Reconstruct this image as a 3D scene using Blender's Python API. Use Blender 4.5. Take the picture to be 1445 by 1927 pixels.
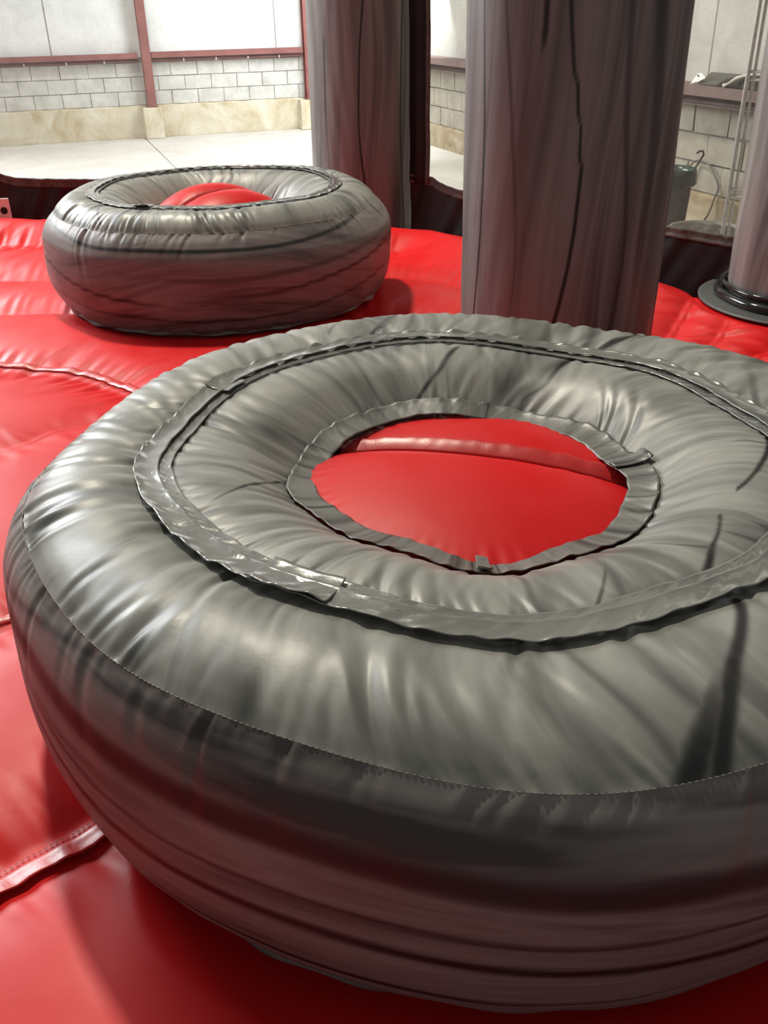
import bpy, bmesh, math, random
import numpy as np
from mathutils import Vector, Matrix

for o in list(bpy.data.objects):
    bpy.data.objects.remove(o)
SC = bpy.context.scene
COL = SC.collection
PI = math.pi
TAU = 2 * PI

# ------------------------------------------------------------------ camera
F_PX, PITCH, ROLL, EYE = 1700.0, 0.512, -0.02, 1.5
cam_d = bpy.data.cameras.new('camera')
cam = bpy.data.objects.new('camera', cam_d)
COL.objects.link(cam)
SC.camera = cam
cam_d.sensor_fit = 'VERTICAL'
cam_d.sensor_height = 24.0
cam_d.lens = 24.0 * F_PX / 1927.0
cam_d.clip_start = 0.05
cam_d.clip_end = 200
fw = Vector((0, math.cos(PITCH), -math.sin(PITCH)))
rt0, up0 = Vector((1, 0, 0)), Vector((0, math.sin(PITCH), math.cos(PITCH)))
cr, sr = math.cos(ROLL), math.sin(ROLL)
rt, up = rt0 * cr + up0 * sr, -rt0 * sr + up0 * cr
cam.matrix_world = Matrix(((rt.x, up.x, -fw.x, 0), (rt.y, up.y, -fw.y, 0), (rt.z, up.z, -fw.z, EYE), (0, 0, 0, 1)))

# ------------------------------------------------------------------ world and lights
W = bpy.data.worlds.new('world')
SC.world = W
W.use_nodes = True
bg = W.node_tree.nodes['Background']
bg.inputs['Color'].default_value = (0.93, 0.96, 0.90, 1)
bg.inputs['Strength'].default_value = 0.235


def area_light(name, loc, target, size, power, color, size_y=None):
    d = bpy.data.lights.new(name, 'AREA')
    d.shape = 'RECTANGLE' if size_y else 'DISK'
    d.size = size
    if size_y:
        d.size_y = size_y
    d.energy = power
    d.color = color
    o = bpy.data.objects.new(name, d)
    COL.objects.link(o)
    o.location = loc
    v = Vector(target) - Vector(loc)
    o.rotation_euler = v.to_track_quat('-Z', 'Y').to_euler()
    return o


area_light('high_bay_lamp', (-3.2, 9.0, 11.0), (0.0, 3.0, 0.0), 0.9, 1500, (1.0, 0.93, 0.76))
area_light('open_side_daylight', (-8.0, 10.5, 5.0), (0.0, 3.4, 0.3), 4.5, 1250, (0.94, 0.98, 1.0), 4.0)
area_light('door_daylight', (0.2, 15.0, 2.6), (-1.6, 17.6, 0.4), 2.2, 330, (0.95, 0.99, 1.0), 2.6)
area_light('left_wall_area', (-6.0, 13.0, 6.5), (-4.5, 15.5, 0.0), 3.0, 130, (0.95, 0.99, 1.0), 2.0)  # unseen area light aimed at the floor before the left wall
area_light('right_wall_area', (1.2, 11.0, 5.5), (2.6, 10.5, 0.0), 2.0, 40, (1.0, 0.97, 0.88), 2.0)  # weak warm area light, out of view, beside the right wall

SC.view_settings.view_transform = 'Standard'
SC.view_settings.look = 'None'
SC.view_settings.gamma = 1
SC.view_settings.exposure = -0.12
SC.view_settings.use_curve_mapping = False

# ------------------------------------------------------------------ material helpers
def new_mat(name):
    m = bpy.data.materials.new(name)
    m.use_nodes = True
    nt = m.node_tree
    b = nt.nodes['Principled BSDF']
    return m, nt, b


def N(nt, typ, **kw):
    n = nt.nodes.new(typ)
    for k, v in kw.items():
        setattr(n, k, v)
    return n


def ramp(nt, fac, stops, interp='LINEAR'):
    n = nt.nodes.new('ShaderNodeValToRGB')
    n.color_ramp.interpolation = interp
    el = n.color_ramp.elements
    while len(el) < len(stops):
        el.new(0.5)
    for e, (p, c) in zip(el, stops):
        e.position = p
        e.color = (c[0], c[1], c[2], 1) if isinstance(c, (tuple, list)) else (c, c, c, 1)
    nt.links.new(fac, n.inputs['Fac'])
    return n.outputs['Color']


def noise(nt, vec, scale, detail=3, rough=0.5, dist=0.0):
    n = nt.nodes.new('ShaderNodeTexNoise')
    n.inputs['Scale'].default_value = scale
    n.inputs['Detail'].default_value = detail
    n.inputs['Roughness'].default_value = rough
    n.inputs['Distortion'].default_value = dist
    if vec is not None:
        nt.links.new(vec, n.inputs['Vector'])
    return n.outputs['Fac']


def mixc(nt, fac, a, b, mode='MIX'):
    n = nt.nodes.new('ShaderNodeMix')
    n.data_type = 'RGBA'
    n.blend_type = mode
    for inp, v in ((n.inputs[0], fac), (n.inputs[6], a), (n.inputs[7], b)):
        if isinstance(v, (int, float)):
            inp.default_value = v
        elif isinstance(v, tuple):
            inp.default_value = (*v, 1)
        else:
            nt.links.new(v, inp)
    return n.outputs[2]


def math_n(nt, op, a, b=None):
    n = nt.nodes.new('ShaderNodeMath')
    n.operation = op
    for inp, v in ((n.inputs[0], a), (n.inputs[1], b)):
        if v is None:
            continue
        if isinstance(v, (int, float)):
            inp.default_value = v
        else:
            nt.links.new(v, inp)
    return n.outputs[0]


def bump(nt, b, h, strength, dist):
    n = nt.nodes.new('ShaderNodeBump')
    n.inputs['Strength'].default_value = strength
    n.inputs['Distance'].default_value = dist
    nt.links.new(h, n.inputs['Height'])
    nt.links.new(n.outputs[0], b.inputs['Normal'])
    return n


def marble_vinyl(name, dark, mid, light, rough=0.38, line=0.5, bias=0.0, off=(0, 0, 0)):
    """printed grey vinyl: streaks follow the mesh attribute 'flow'"""
    m, nt, b = new_mat(name)
    at = N(nt, 'ShaderNodeAttribute', attribute_name='flow')
    mp = N(nt, 'ShaderNodeMapping')
    mp.inputs['Location'].default_value = off
    nt.links.new(at.outputs['Vector'], mp.inputs['Vector'])
    v = mp.outputs[0]
    n1 = noise(nt, v, 1.0, 4, 0.55, 0.35)
    base = ramp(nt, n1, [(0.30 + bias, dark), (0.42 + bias, mid), (0.53 + bias, light), (0.60 + bias, mid), (0.72 + bias, dark)])
    # long thin ink lines: the 0.5 contour of a second noise, only here and there
    n2 = noise(nt, v, 0.55, 1, 0.4, 0.5)
    d = math_n(nt, 'ABSOLUTE', math_n(nt, 'SUBTRACT', n2, 0.5))
    ln = ramp(nt, d, [(0.0, 1.0), (0.006, 0.9), (0.028, 0.0)])
    n3 = noise(nt, v, 0.33, 2, 0.5)
    gate = ramp(nt, n3, [(0.46, 0.0), (0.56, 1.0)])
    fac = math_n(nt, 'MULTIPLY', math_n(nt, 'MULTIPLY', ln, gate), line)
    ik = N(nt, 'ShaderNodeAttribute', attribute_name='ink')
    fac = math_n(nt, 'MAXIMUM', fac, ik.outputs['Fac'])
    c = mixc(nt, fac, base, (0.010, 0.009, 0.010))
    nt.links.new(c, b.inputs['Base Color'])
    tc = N(nt, 'ShaderNodeTexCoord')
    n4 = noise(nt, tc.outputs['Object'], 9.0, 3)
    r = ramp(nt, n4, [(0.3, rough - 0.05), (0.7, rough + 0.07)])
    nt.links.new(r, b.inputs['Roughness'])
    wv = N(nt, 'ShaderNodeTexNoise')
    wv.inputs['Scale'].default_value = 420
    nt.links.new(tc.outputs['Object'], wv.inputs['Vector'])
    wr = noise(nt, tc.outputs['Object'], 26.0, 3, 0.55, 0.6)
    hh = math_n(nt, 'ADD', math_n(nt, 'MULTIPLY', wv.outputs['Fac'], 0.10), wr)
    bump(nt, b, hh, 0.14, 0.003)
    b.inputs['Specular IOR Level'].default_value = 0.5
    return m


def vinyl(name, col, rough=0.35, var=0.12, bumpd=0.002, scale=420.0, spec=0.5):
    m, nt, b = new_mat(name)
    tc = N(nt, 'ShaderNodeTexCoord')
    n1 = noise(nt, tc.outputs['Object'], 2.3, 3)
    c2 = tuple(x * (1 - var) for x in col)
    c3 = tuple(min(1, x * (1 + var)) for x in col)
    nt.links.new(ramp(nt, n1, [(0.35, c2), (0.65, c3)]), b.inputs['Base Color'])
    n2 = noise(nt, tc.outputs['Object'], 7.0, 3)
    nt.links.new(ramp(nt, n2, [(0.3, rough - 0.05), (0.7, rough + 0.06)]), b.inputs['Roughness'])
    n3 = noise(nt, tc.outputs['Object'], scale, 1)
    n4 = noise(nt, tc.outputs['Object'], 14.0, 3, 0.55, 0.5)
    h = math_n(nt, 'ADD', math_n(nt, 'MULTIPLY', n3, 0.12), n4)
    bump(nt, b, h, 0.3, bumpd)
    b.inputs['Specular IOR Level'].default_value = spec
    if spec > 0.7:
        b.inputs['Coat Weight'].default_value = 0.7
        b.inputs['Coat Roughness'].default_value = 0.12
    return m


def rough_mat(name, col, col2, scale=4.0, rough=0.9, bumpd=0.004, col3=None, dist=0.3):
    m, nt, b = new_mat(name)
    tc = N(nt, 'ShaderNodeTexCoord')
    gm = N(nt, 'ShaderNodeNewGeometry')
    n1 = noise(nt, gm.outputs['Position'], scale, 6, 0.62, dist)
    st = [(0.3, col), (0.68, col2)]
    if col3:
        st = [(0.25, col3), (0.42, col), (0.68, col2)]
    nt.links.new(ramp(nt, n1, st), b.inputs['Base Color'])
    n2 = noise(nt, gm.outputs['Position'], scale * 14, 4, 0.6)
    bump(nt, b, n2, 0.5, bumpd)
    b.inputs['Roughness'].default_value = rough
    b.inputs['Specular IOR Level'].default_value = 0.25
    return m


M = {}
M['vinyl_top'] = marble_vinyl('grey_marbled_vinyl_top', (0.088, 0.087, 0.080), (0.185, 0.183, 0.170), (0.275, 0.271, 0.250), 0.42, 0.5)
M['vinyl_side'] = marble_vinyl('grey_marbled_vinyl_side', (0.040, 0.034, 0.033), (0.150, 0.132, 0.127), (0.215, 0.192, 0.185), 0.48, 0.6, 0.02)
M['vinyl_column'] = marble_vinyl('grey_marbled_vinyl_column', (0.075, 0.068, 0.065), (0.150, 0.138, 0.132), (0.22, 0.202, 0.195), 0.44, 0.3, 0.02, (0, 0, 0))
M['tape'] = vinyl('silver_grey_tape', (0.19, 0.188, 0.175), 0.2, 0.16, 0.006, 160.0, 0.75)
M['flap'] = marble_vinyl('grey_flap_vinyl', (0.035, 0.035, 0.033), (0.12, 0.118, 0.11), (0.17, 0.167, 0.155), 0.4, 0.8)
M['red'] = vinyl('red_vinyl', (0.60, 0.010, 0.012), 0.42, 0.05, 0.0015, spec=0.2)
M['red_flap'] = vinyl('red_seam_flap_vinyl', (0.52, 0.020, 0.020), 0.36, 0.1, 0.005, 200.0, 0.6)
M['thread'] = vinyl('dark_thread', (0.05, 0.045, 0.04), 0.7)
M['thread_light'] = vinyl('pale_thread', (0.30, 0.28, 0.24), 0.7)
M['black'] = vinyl('black_skirt_vinyl', (0.011, 0.010, 0.010), 0.5, 0.3, 0.004, spec=0.3)
M['hem'] = rough_mat('brown_webbing', (0.055, 0.045, 0.04), (0.14, 0.115, 0.10), 30.0, 0.75, 0.003)
M['gloss_black'] = vinyl('glossy_black_collar', (0.02, 0.02, 0.02), 0.12, 0.2, 0.003)
M['pad'] = vinyl('charcoal_pad', (0.06, 0.062, 0.06), 0.5, 0.1)
M['block'] = rough_mat('grey_concrete_block', (0.42, 0.42, 0.40), (0.60, 0.60, 0.575), 5.0, 0.95, 0.006)
M['block_warm'] = rough_mat('warm_concrete_block', (0.25, 0.228, 0.185), (0.36, 0.332, 0.275), 5.0, 0.95, 0.006)
M['mortar'] = rough_mat('mortar', (0.20, 0.195, 0.18), (0.30, 0.29, 0.27), 8.0, 0.95)
M['curb'] = rough_mat('stained_concrete_curb', (0.50, 0.44, 0.31), (0.66, 0.63, 0.54), 1.6, 0.95, 0.008, (0.36, 0.26, 0.13), 1.2)
M['slab'] = rough_mat('pale_concrete_floor', (0.48, 0.46, 0.42), (0.60, 0.585, 0.55), 1.1, 0.8, 0.003, None, 0.8)
M['joint'] = rough_mat('dark_floor_joint', (0.2, 0.18, 0.16), (0.28, 0.26, 0.22), 3.0)
M['panel_warm'] = rough_mat('warm_wall_panel', (0.37, 0.36, 0.325), (0.47, 0.46, 0.42), 2.2, 0.8, 0.006, None, 1.0)
M['curb_dark'] = rough_mat('brown_stained_curb', (0.30, 0.24, 0.15), (0.42, 0.375, 0.29), 2.6, 0.95, 0.008, (0.20, 0.14, 0.08), 1.4)
M['panel'] = rough_mat('white_wall_panel', (0.60, 0.62, 0.62), (0.74, 0.76, 0.76), 2.2, 0.8, 0.006, None, 1.0)
M['steel'] = rough_mat('red_oxide_steel', (0.17, 0.055, 0.052), (0.25, 0.095, 0.088), 3.0, 0.6)
M['steel_dark'] = rough_mat('dusty_purlin_steel', (0.12, 0.08, 0.072), (0.19, 0.135, 0.125), 3.0, 0.7)
M['bolt'] = rough_mat('pale_bolt_steel', (0.4, 0.38, 0.36), (0.6, 0.58, 0.55), 3.0, 0.5)
M['alu'] = rough_mat('scratched_aluminium', (0.55, 0.53, 0.50), (0.8, 0.78, 0.75), 20.0, 0.35)
M['bin'] = rough_mat('dark_green_plastic', (0.045, 0.05, 0.042), (0.07, 0.075, 0.065), 6.0, 0.6)
M['bag'] = vinyl('green_bag_film', (0.016, 0.045, 0.03), 0.25, 0.4, 0.01, 40.0)
M['cane'] = rough_mat('dark_rod_steel', (0.05, 0.04, 0.035), (0.09, 0.07, 0.06), 8.0, 0.5)
M['hose'] = rough_mat('dull_rubber_hose', (0.11, 0.10, 0.085), (0.17, 0.15, 0.13), 8.0, 0.6)
M['tray'] = rough_mat('dusty_tray_rubber', (0.16, 0.15, 0.135), (0.27, 0.25, 0.225), 8.0, 0.8)
M['dirt'] = rough_mat('grey_dirt', (0.04, 0.037, 0.033), (0.11, 0.10, 0.088), 14.0, 0.95, 0.02)
M['white'] = rough_mat('white_card', (0.72, 0.72, 0.70), (0.8, 0.8, 0.78), 3.0, 0.7)
M['inkdot'] = rough_mat('black_ink', (0.01, 0.01, 0.01), (0.02, 0.02, 0.02), 3.0, 0.7)
M['greyboard'] = rough_mat('dusty_grey_board', (0.07, 0.068, 0.058), (0.12, 0.115, 0.10), 5.0, 0.9)
M['cloth_dark'] = rough_mat('dark_crumpled_cloth', (0.012, 0.010, 0.010), (0.05, 0.045, 0.04), 18.0, 0.9, 0.01)
M['cloth_pale'] = rough_mat('pale_rag', (0.42, 0.38, 0.34), (0.6, 0.56, 0.5), 9.0, 0.9)


def net_material():
    m, nt, b = new_mat('clear_gauze_net')
    for n in list(nt.nodes):
        if n.type != 'OUTPUT_MATERIAL':
            nt.nodes.remove(n)
    out = [n for n in nt.nodes if n.type == 'OUTPUT_MATERIAL'][0]
    tr = N(nt, 'ShaderNodeBsdfTransparent')
    df = N(nt, 'ShaderNodeBsdfDiffuse')
    df.inputs['Color'].default_value = (0.62, 0.62, 0.6, 1)
    tl = N(nt, 'ShaderNodeBsdfTranslucent')
    tl.inputs['Color'].default_value = (0.62, 0.62, 0.6, 1)
    ad = N(nt, 'ShaderNodeMixShader')
    ad.inputs[0].default_value = 0.5
    nt.links.new(df.outputs[0], ad.inputs[1])
    nt.links.new(tl.outputs[0], ad.inputs[2])
    uv = N(nt, 'ShaderNodeTexCoord')
    n = noise(nt, uv.outputs['Object'], 120.0, 1)
    fac = ramp(nt, n, [(0.35, 0.09), (0.65, 0.17)])
    mx = N(nt, 'ShaderNodeMixShader')
    nt.links.new(fac, mx.inputs[0])
    nt.links.new(tr.outputs[0], mx.inputs[1])
    nt.links.new(ad.outputs[0], mx.inputs[2])
    nt.links.new(mx.outputs[0], out.inputs['Surface'])
    return m


M['net'] = net_material()

# ------------------------------------------------------------------ object helpers
def empty(name, loc=(0, 0, 0), rz=0.0):
    o = bpy.data.objects.new(name, None)
    COL.objects.link(o)
    o.location = loc
    o.rotation_euler = (0, 0, rz)
    o.empty_display_size = 0.1
    return o


def tag(o, label=None, cat=None, group=None, kind=None):
    if label:
        o['label'] = label
    if cat:
        o['category'] = cat
    if group:
        o['group'] = group
    if kind:
        o['kind'] = kind
    return o


def link_mesh(name, me, mat, parent=None, smooth=True):
    if mat is not None:
        me.materials.append(mat)
    if smooth:
        me.polygons.foreach_set('use_smooth', np.ones(len(me.polygons), dtype=bool))
    o = bpy.data.objects.new(name, me)
    COL.objects.link(o)
    if parent is not None:
        o.parent = parent
    return o


def grid_mesh(name, V, wrap, flow=None, ink=None):
    """V: (n, m, 3) grid; wrap closes the first axis"""
    n, m = V.shape[:2]
    idx = np.arange(n * m).reshape(n, m)
    a = idx if wrap else idx[:-1]
    b = np.roll(idx, -1, 0) if wrap else idx[1:]
    q = np.stack([a[:, :-1], b[:, :-1], b[:, 1:], a[:, 1:]], -1).reshape(-1, 4)
    me = bpy.data.meshes.new(name)
    me.vertices.add(n * m)
    me.vertices.foreach_set('co', V.reshape(-1).astype(np.float32))
    me.loops.add(len(q) * 4)
    me.loops.foreach_set('vertex_index', q.reshape(-1).astype(np.int32))
    me.polygons.add(len(q))
    me.polygons.foreach_set('loop_start', np.arange(0, len(q) * 4, 4, dtype=np.int32))
    me.update(calc_edges=True)
    me.validate()
    if flow is not None:
        at = me.attributes.new('flow', 'FLOAT_VECTOR', 'POINT')
        at.data.foreach_set('vector', flow.reshape(-1).astype(np.float32))
    if ink is not None:
        at = me.attributes.new('ink', 'FLOAT', 'POINT')
        at.data.foreach_set('value', ink.reshape(-1).astype(np.float32))
    return me


def bm_obj(name, bm, mat, parent=None, smooth=False):
    me = bpy.data.meshes.new(name)
    bm.normal_update()
    bm.to_mesh(me)
    bm.free()
    return link_mesh(name, me, mat, parent, smooth)


def add_box(bm, c, s, rz=0.0, bevel=0.0, frame=None):
    """box of size s at c; frame = (origin, xdir) gives wall coordinates (along, out, up)"""
    r = bmesh.ops.create_cube(bm, size=1.0)
    vs = r['verts']
    for v in vs:
        v.co = Vector((v.co.x * s[0], v.co.y * s[1], v.co.z * s[2]))
    if bevel:
        es = list({e for v in vs for e in v.link_edges})
        rb = bmesh.ops.bevel(bm, geom=es, offset=bevel, segments=1, affect='EDGES')
        vs = list({v for f in rb['faces'] for v in f.verts} | {v for v in vs if v.is_valid})
    R = Matrix.Rotation(rz, 3, 'Z')
    for v in vs:
        v.co = R @ v.co + Vector(c)
    return vs


def box_obj(name, c, s, mat, parent=None, rz=0.0, bevel=0.004):
    """box whose object origin sits at its centre"""
    bm = bmesh.new()
    add_box(bm, (0, 0, 0), s, 0, bevel)
    o = bm_obj(name, bm, mat, parent)
    o.location = c
    o.rotation_euler = (0, 0, rz)
    return o


def tube_mesh(path, rad, seg=10, closed=False):
    P = [Vector(p) for p in path]
    n = len(P)
    V = np.zeros((n, seg, 3))
    prev = None
    for i, p in enumerate(P):
        a = P[i - 1] if (i > 0 or closed) else P[i]
        b = P[(i + 1) % n] if (i < n - 1 or closed) else P[i]
        t = (b - a).normalized()
        if prev is None:
            s = t.cross(Vector((0, 0, 1)))
            if s.length < 1e-3:
                s = t.cross(Vector((1, 0, 0)))
        else:
            s = prev - t * prev.dot(t)
        s.normalize()
        prev = s
        u = t.cross(s)
        r = rad[i] if hasattr(rad, '__len__') else rad
        for k in range(seg):
            an = TAU * k / seg
            V[i, k] = p + (s * math.cos(an) + u * math.sin(an)) * r
    return V


def tube_obj(name, path, rad, mat, parent=None, seg=10):
    V = tube_mesh(path, rad, seg)
    V = np.concatenate([V, V[:, :1]], 1)
    bm = bmesh.new()
    n, m = V.shape[0], seg
    vs = [[bm.verts.new(V[i, k]) for k in range(m)] for i in range(n)]
    for i in range(n - 1):
        for k in range(m):
            bm.faces.new((vs[i][k], vs[i][(k + 1) % m], vs[i + 1][(k + 1) % m], vs[i + 1][k]))
    bm.faces.new(vs[0][::-1])
    bm.faces.new(vs[-1])
    bmesh.ops.recalc_face_normals(bm, faces=bm.faces)
    return bm_obj(name, bm, mat, parent, True)


# ------------------------------------------------------------------ structure: warehouse shell
GZ = -0.445                      # warehouse floor level
DL = Vector((0.945, 0.327, 0))   # along the left wall, to the right
NL = Vector((0.327, -0.945, 0))  # out of the left wall, into the hall
OL = Vector((-3.78, 16.96, 0))
DR = Vector((0.34, -0.94, 0)).normalized()
NR = Vector((-0.94, -0.34, 0)).normalized()
OR_ = Vector((3.30, 8.50, 0))
AL = math.atan2(DL.y, DL.x)
AR = math.atan2(DR.y, DR.x)


def wpos(O, D, Nn, s, out, z):
    p = O + D * s + Nn * out
    return (p.x, p.y, z)


def LW(s, out, z):
    return wpos(OL, DL, NL, s, out, z)


def RW(s, out, z):
    return wpos(OR_, DR, NR, s, out, z)


floor = box_obj('floor', (-1.5, 11.5, GZ - 0.12), (26, 22, 0.2), M['joint'], None, AL, 0)
tag(floor, kind='structure')
# cast slabs with sunken joints, laid square to the left wall
slab_me = None
jx0 = -0.25
for i in range(-3, 4):
    for j in range(0, 5):
        c = LW(jx0 + 3.0 * i + 1.5, 1.55 + 3.0 * j, GZ - 0.01)
        if slab_me is None:
            so = box_obj('slab', c, (2.985, 2.985, 0.02), M['slab'], None, AL, 0.004)
            slab_me = so.data
        else:
            so = bpy.data.objects.new('slab', slab_me)
            COL.objects.link(so)
            so.location = c
            so.rotation_euler = (0, 0, AL)
        so.parent = floor
        so.matrix_parent_inverse = Matrix.Identity(4)
        R = Matrix.Translation(floor.location) @ Matrix.Rotation(AL, 4, 'Z')
        lc = R.inverted() @ Vector(c)
        so.location = lc
        so.rotation_euler = (0, 0, 0)


def wall(name, POS, s0, s1, ang, top, matm):
    mid = POS((s0 + s1) / 2, -0.12, (top + GZ) / 2)
    o = box_obj(name, mid, (s1 - s0, 0.2, top - GZ), matm, None, ang, 0)
    return tag(o, kind='structure')


def child_box(parent, name, POS, ang, s, out, z, size, mat, me=None, dz=0.0, rz=0.0):
    R = Matrix.Translation(parent.location) @ Matrix.Rotation(ang, 4, 'Z')
    lc = R.inverted() @ Vector(POS(s, out, z))
    if me is not None:
        o = bpy.data.objects.new(name, me)
        COL.objects.link(o)
    else:
        o = box_obj(name, (0, 0, 0), size, mat)
    o.parent = parent
    o.location = lc
    o.rotation_euler = (0, 0, rz)
    return o


rnd = random.Random(5)
wl = wall('wall_left', LW, -7.0, 3.95, AL, 6.0, M['mortar'])
wr = wall('wall_right', RW, -10.2, 2.6, AR, 6.0, M['mortar'])

def course_blocks(parent, POS, ang, s0, s1, offs, zs, mat, size=(0.442, 0.1, 0.212), step=0.45):
    # a handful of block shapes (slightly chipped, different faces) shared by all blocks
    protos = []
    for k in range(5):
        bm = bmesh.new()
        add_box(bm, (0, 0, 0), size, 0, 0.006)
        for v in bm.verts:
            v.co += Vector((rnd.uniform(-.002, .002), rnd.uniform(-.004, .004), rnd.uniform(-.002, .002)))
        me = bpy.data.meshes.new('block')
        bm.to_mesh(me)
        bm.free()
        me.materials.append(mat)
        protos.append(me)
    for z, of in zip(zs, offs):
        s = s0 + of
        while s < s1:
            child_box(parent, 'block', POS, ang, s + step / 2, -0.045 + rnd.uniform(-.004, .006), z, None, None, rnd.choice(protos))
            s += step


# left wall: three courses between curb and girt
course_blocks(wl, LW, AL, -3.95, 3.6, (0.225, 0.0, 0.225 * 0.9), (0.615, 0.395, 0.175), M['block'])
# right wall: three courses (larger, nearer)
course_blocks(wr, RW, AR, -9.6, 1.0, (0.28, 0.03, 0.28), (0.51, 0.255, 0.0), M['block_warm'], (0.49, 0.1, 0.243), 0.5)


def rough_curb(parent, POS, ang, s0, s1, top, out, mat, name='curb'):
    n = 60
    bm = bmesh.new()
    rows = []
    for i in range(n + 1):
        s = (s1 - s0) * (i / n - 0.5)
        w = 0.006 * math.sin(i * 2.1) + rnd.uniform(-.004, .004)
        rows.append([bm.verts.new((s, -0.08, top - GZ)), bm.verts.new((s, out_ := 0, 0)) if False else bm.verts.new((s, 0.0, top - GZ + w)),
                     bm.verts.new((s, 0.006 + w, top - GZ - 0.02)), bm.verts.new((s, 0.0, 0))])
    for i in range(n):
        for k in range(3):
            bm.faces.new((rows[i][k], rows[i + 1][k], rows[i + 1][k + 1], rows[i][k + 1]))
    bmesh.ops.recalc_face_normals(bm, faces=bm.faces)
    # local y axis of the wall frame points away from the hall, so mirror
    for v in bm.verts:
        v.co.y = -v.co.y
    bmesh.ops.reverse_faces(bm, faces=bm.faces)
    o = bm_obj(name, bm, mat, None)
    R = Matrix.Translation(parent.location) @ Matrix.Rotation(ang, 4, 'Z')
    o.parent = parent
    o.location = R.inverted() @ Vector(POS((s0 + s1) / 2, out, GZ))
    return o


rough_curb(wl, LW, AL, -7.0, 3.95, 0.065, 0.05, M['curb'])
rough_curb(wr, RW, AR, -10.2, 2.6, -0.128, 0.04, M['curb_dark'])
# wall panels above the girt
for s0, s1 in ((-7.0, -4.9), (-4.88, -1.56), (-1.54, 2.18), (2.2, 3.9)):
    child_box(wl, 'wall_panel', LW, AL, (s0 + s1) / 2, -0.035, (0.80 + 5.9) / 2, (s1 - s0, 0.04, 5.1), M['panel'])
for s0, s1 in ((-10.2, -8.4), (-8.38, -5.6), (-5.58, -3.2), (-3.18, -0.74), (-0.725, 1.7), (1.72, 2.6)):
    child_box(wr, 'wall_panel', RW, AR, (s0 + s1) / 2, -0.035, (0.80 + 5.9) / 2, (s1 - s0, 0.04, 5.1), M['panel_warm'])

# piers under the posts
for s0, s1, nm in ((-0.25, 0.07, 'p'), (2.5, 2.8, 'q')):
    pr = box_obj('concrete_pier', LW((s0 + s1) / 2, 0.155, (GZ + 0.045) / 2), (s1 - s0, 0.25, 0.045 - GZ), M['curb'], None, AL, 0.012)
    tag(pr, 'stained concrete pier under the red steel post left of the dark column' if nm == 'p' else
        'pale concrete pier at the far right end of the block wall, beside the dark column', 'pier')


def channel_beam(name, POS, ang, s0, s1, z0, z1, depth, mat, label, bolts=(), face=0.62):
    """C-section girt: web, two flanges and lips, open side down/out"""
    e = empty(name, POS((s0 + s1) / 2, 0.0, (z0 + z1) / 2), ang)
    L, h, t = s1 - s0, z1 - z0, 0.012
    bm = bmesh.new()
    sgn = -1
    add_box(bm, (0, sgn * depth, h / 2 - h * face / 2), (L, t, h * face), 0, 0.002)
    add_box(bm, (0, sgn * 0.01, 0), (L, t, h), 0, 0.002)
    add_box(bm, (0, sgn * (depth * 0.55 - t), -h / 2 + 0.02), (L, t, 0.03), 0, 0.002)
    add_box(bm, (0, sgn * depth / 2, h / 2 - t / 2), (L, depth, t), 0, 0.002)
    add_box(bm, (0, sgn * (depth / 2), -h / 2 + t / 2), (L, depth * 0.55, t), 0, 0.002)
    bm_obj('channel', bm, mat, e)
    for k in bolts:
        b = bmesh.new()
        add_box(b, (k - (s0 + s1) / 2, sgn * (depth * 0.75), -h / 2 + 0.012), (0.022, 0.022, 0.045), 0, 0.003)
        bm_obj('clip', b, M['bolt'], e)
    tag(e, label, 'beam')
    return e


channel_beam('steel_girt', LW, AL, -6.9, -0.2, 0.735, 0.865, 0.16, M['steel'], 'red-brown steel girt along the far wall, left of the near red post',
             [-3.2, -2.6, -2.0, -1.35, -0.75])
channel_beam('steel_girt', LW, AL, 0.02, 2.62, 0.735, 0.875, 0.16, M['steel'], 'red-brown steel girt between the two red steel posts on the far wall',
             [0.55, 1.1, 1.65, 2.2])
channel_beam('steel_girt', RW, AR, -9.5, 2.5, 0.645, 0.815, 0.22, M['steel_dark'], 'dusty brown steel girt carrying clutter on the right block wall', (), 0.52)


def steel_post(POS, ang, s, out, w, label, z0=0.05):
    e = empty('steel_post', POS(s, out, z0), ang)
    bm = bmesh.new()
    H = 5.2
    add_box(bm, (0, -0.07, H / 2), (w, 0.016, H), 0, 0.002)
    add_box(bm, (0, 0.0, H / 2), (0.014, 0.14, H), 0, 0.002)
    add_box(bm, (0, 0.07, H / 2), (w, 0.016, H), 0, 0.002)
    bm_obj('flange_section', bm, M['steel'], e)
    b = bmesh.new()
    add_box(b, (0, 0, 0.012), (w + 0.04, 0.17, 0.022), 0, 0.003)
    bm_obj('base_plate', b, M['steel'], e)
    tag(e, label, 'post')


steel_post(LW, AL, -0.07, 0.15, 0.145, 'red-brown steel post standing on the concrete pier in the middle of the far window view')
steel_post(LW, AL, 2.70, 0.15, 0.13, 'red-brown steel post just left of the dark far column')

# ------------------------------------------------------------------ red inflatable mat
def seg_dist(X, Y, pts):
    best = np.full(X.shape, 1e9)
    sd = np.zeros(X.shape)
    along = np.zeros(X.shape)
    acc = 0.0
    for (x0, y0), (x1, y1) in zip(pts[:-1], pts[1:]):
        dx, dy = x1 - x0, y1 - y0
        L = math.hypot(dx, dy)
        t = ((X - x0) * dx + (Y - y0) * dy) / (L * L)
        tc = np.clip(t, 0, 1)
        d = np.hypot(X - x0 - tc * dx, Y - y0 - tc * dy)
        side = np.sign((X - x0) * (-dy) + (Y - y0) * dx)
        m = d < best
        best = np.where(m, d, best)
        sd = np.where(m, d * side, sd)
        along = np.where(m, acc + tc * L, along)
        acc += L
    return best, sd, along


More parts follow.
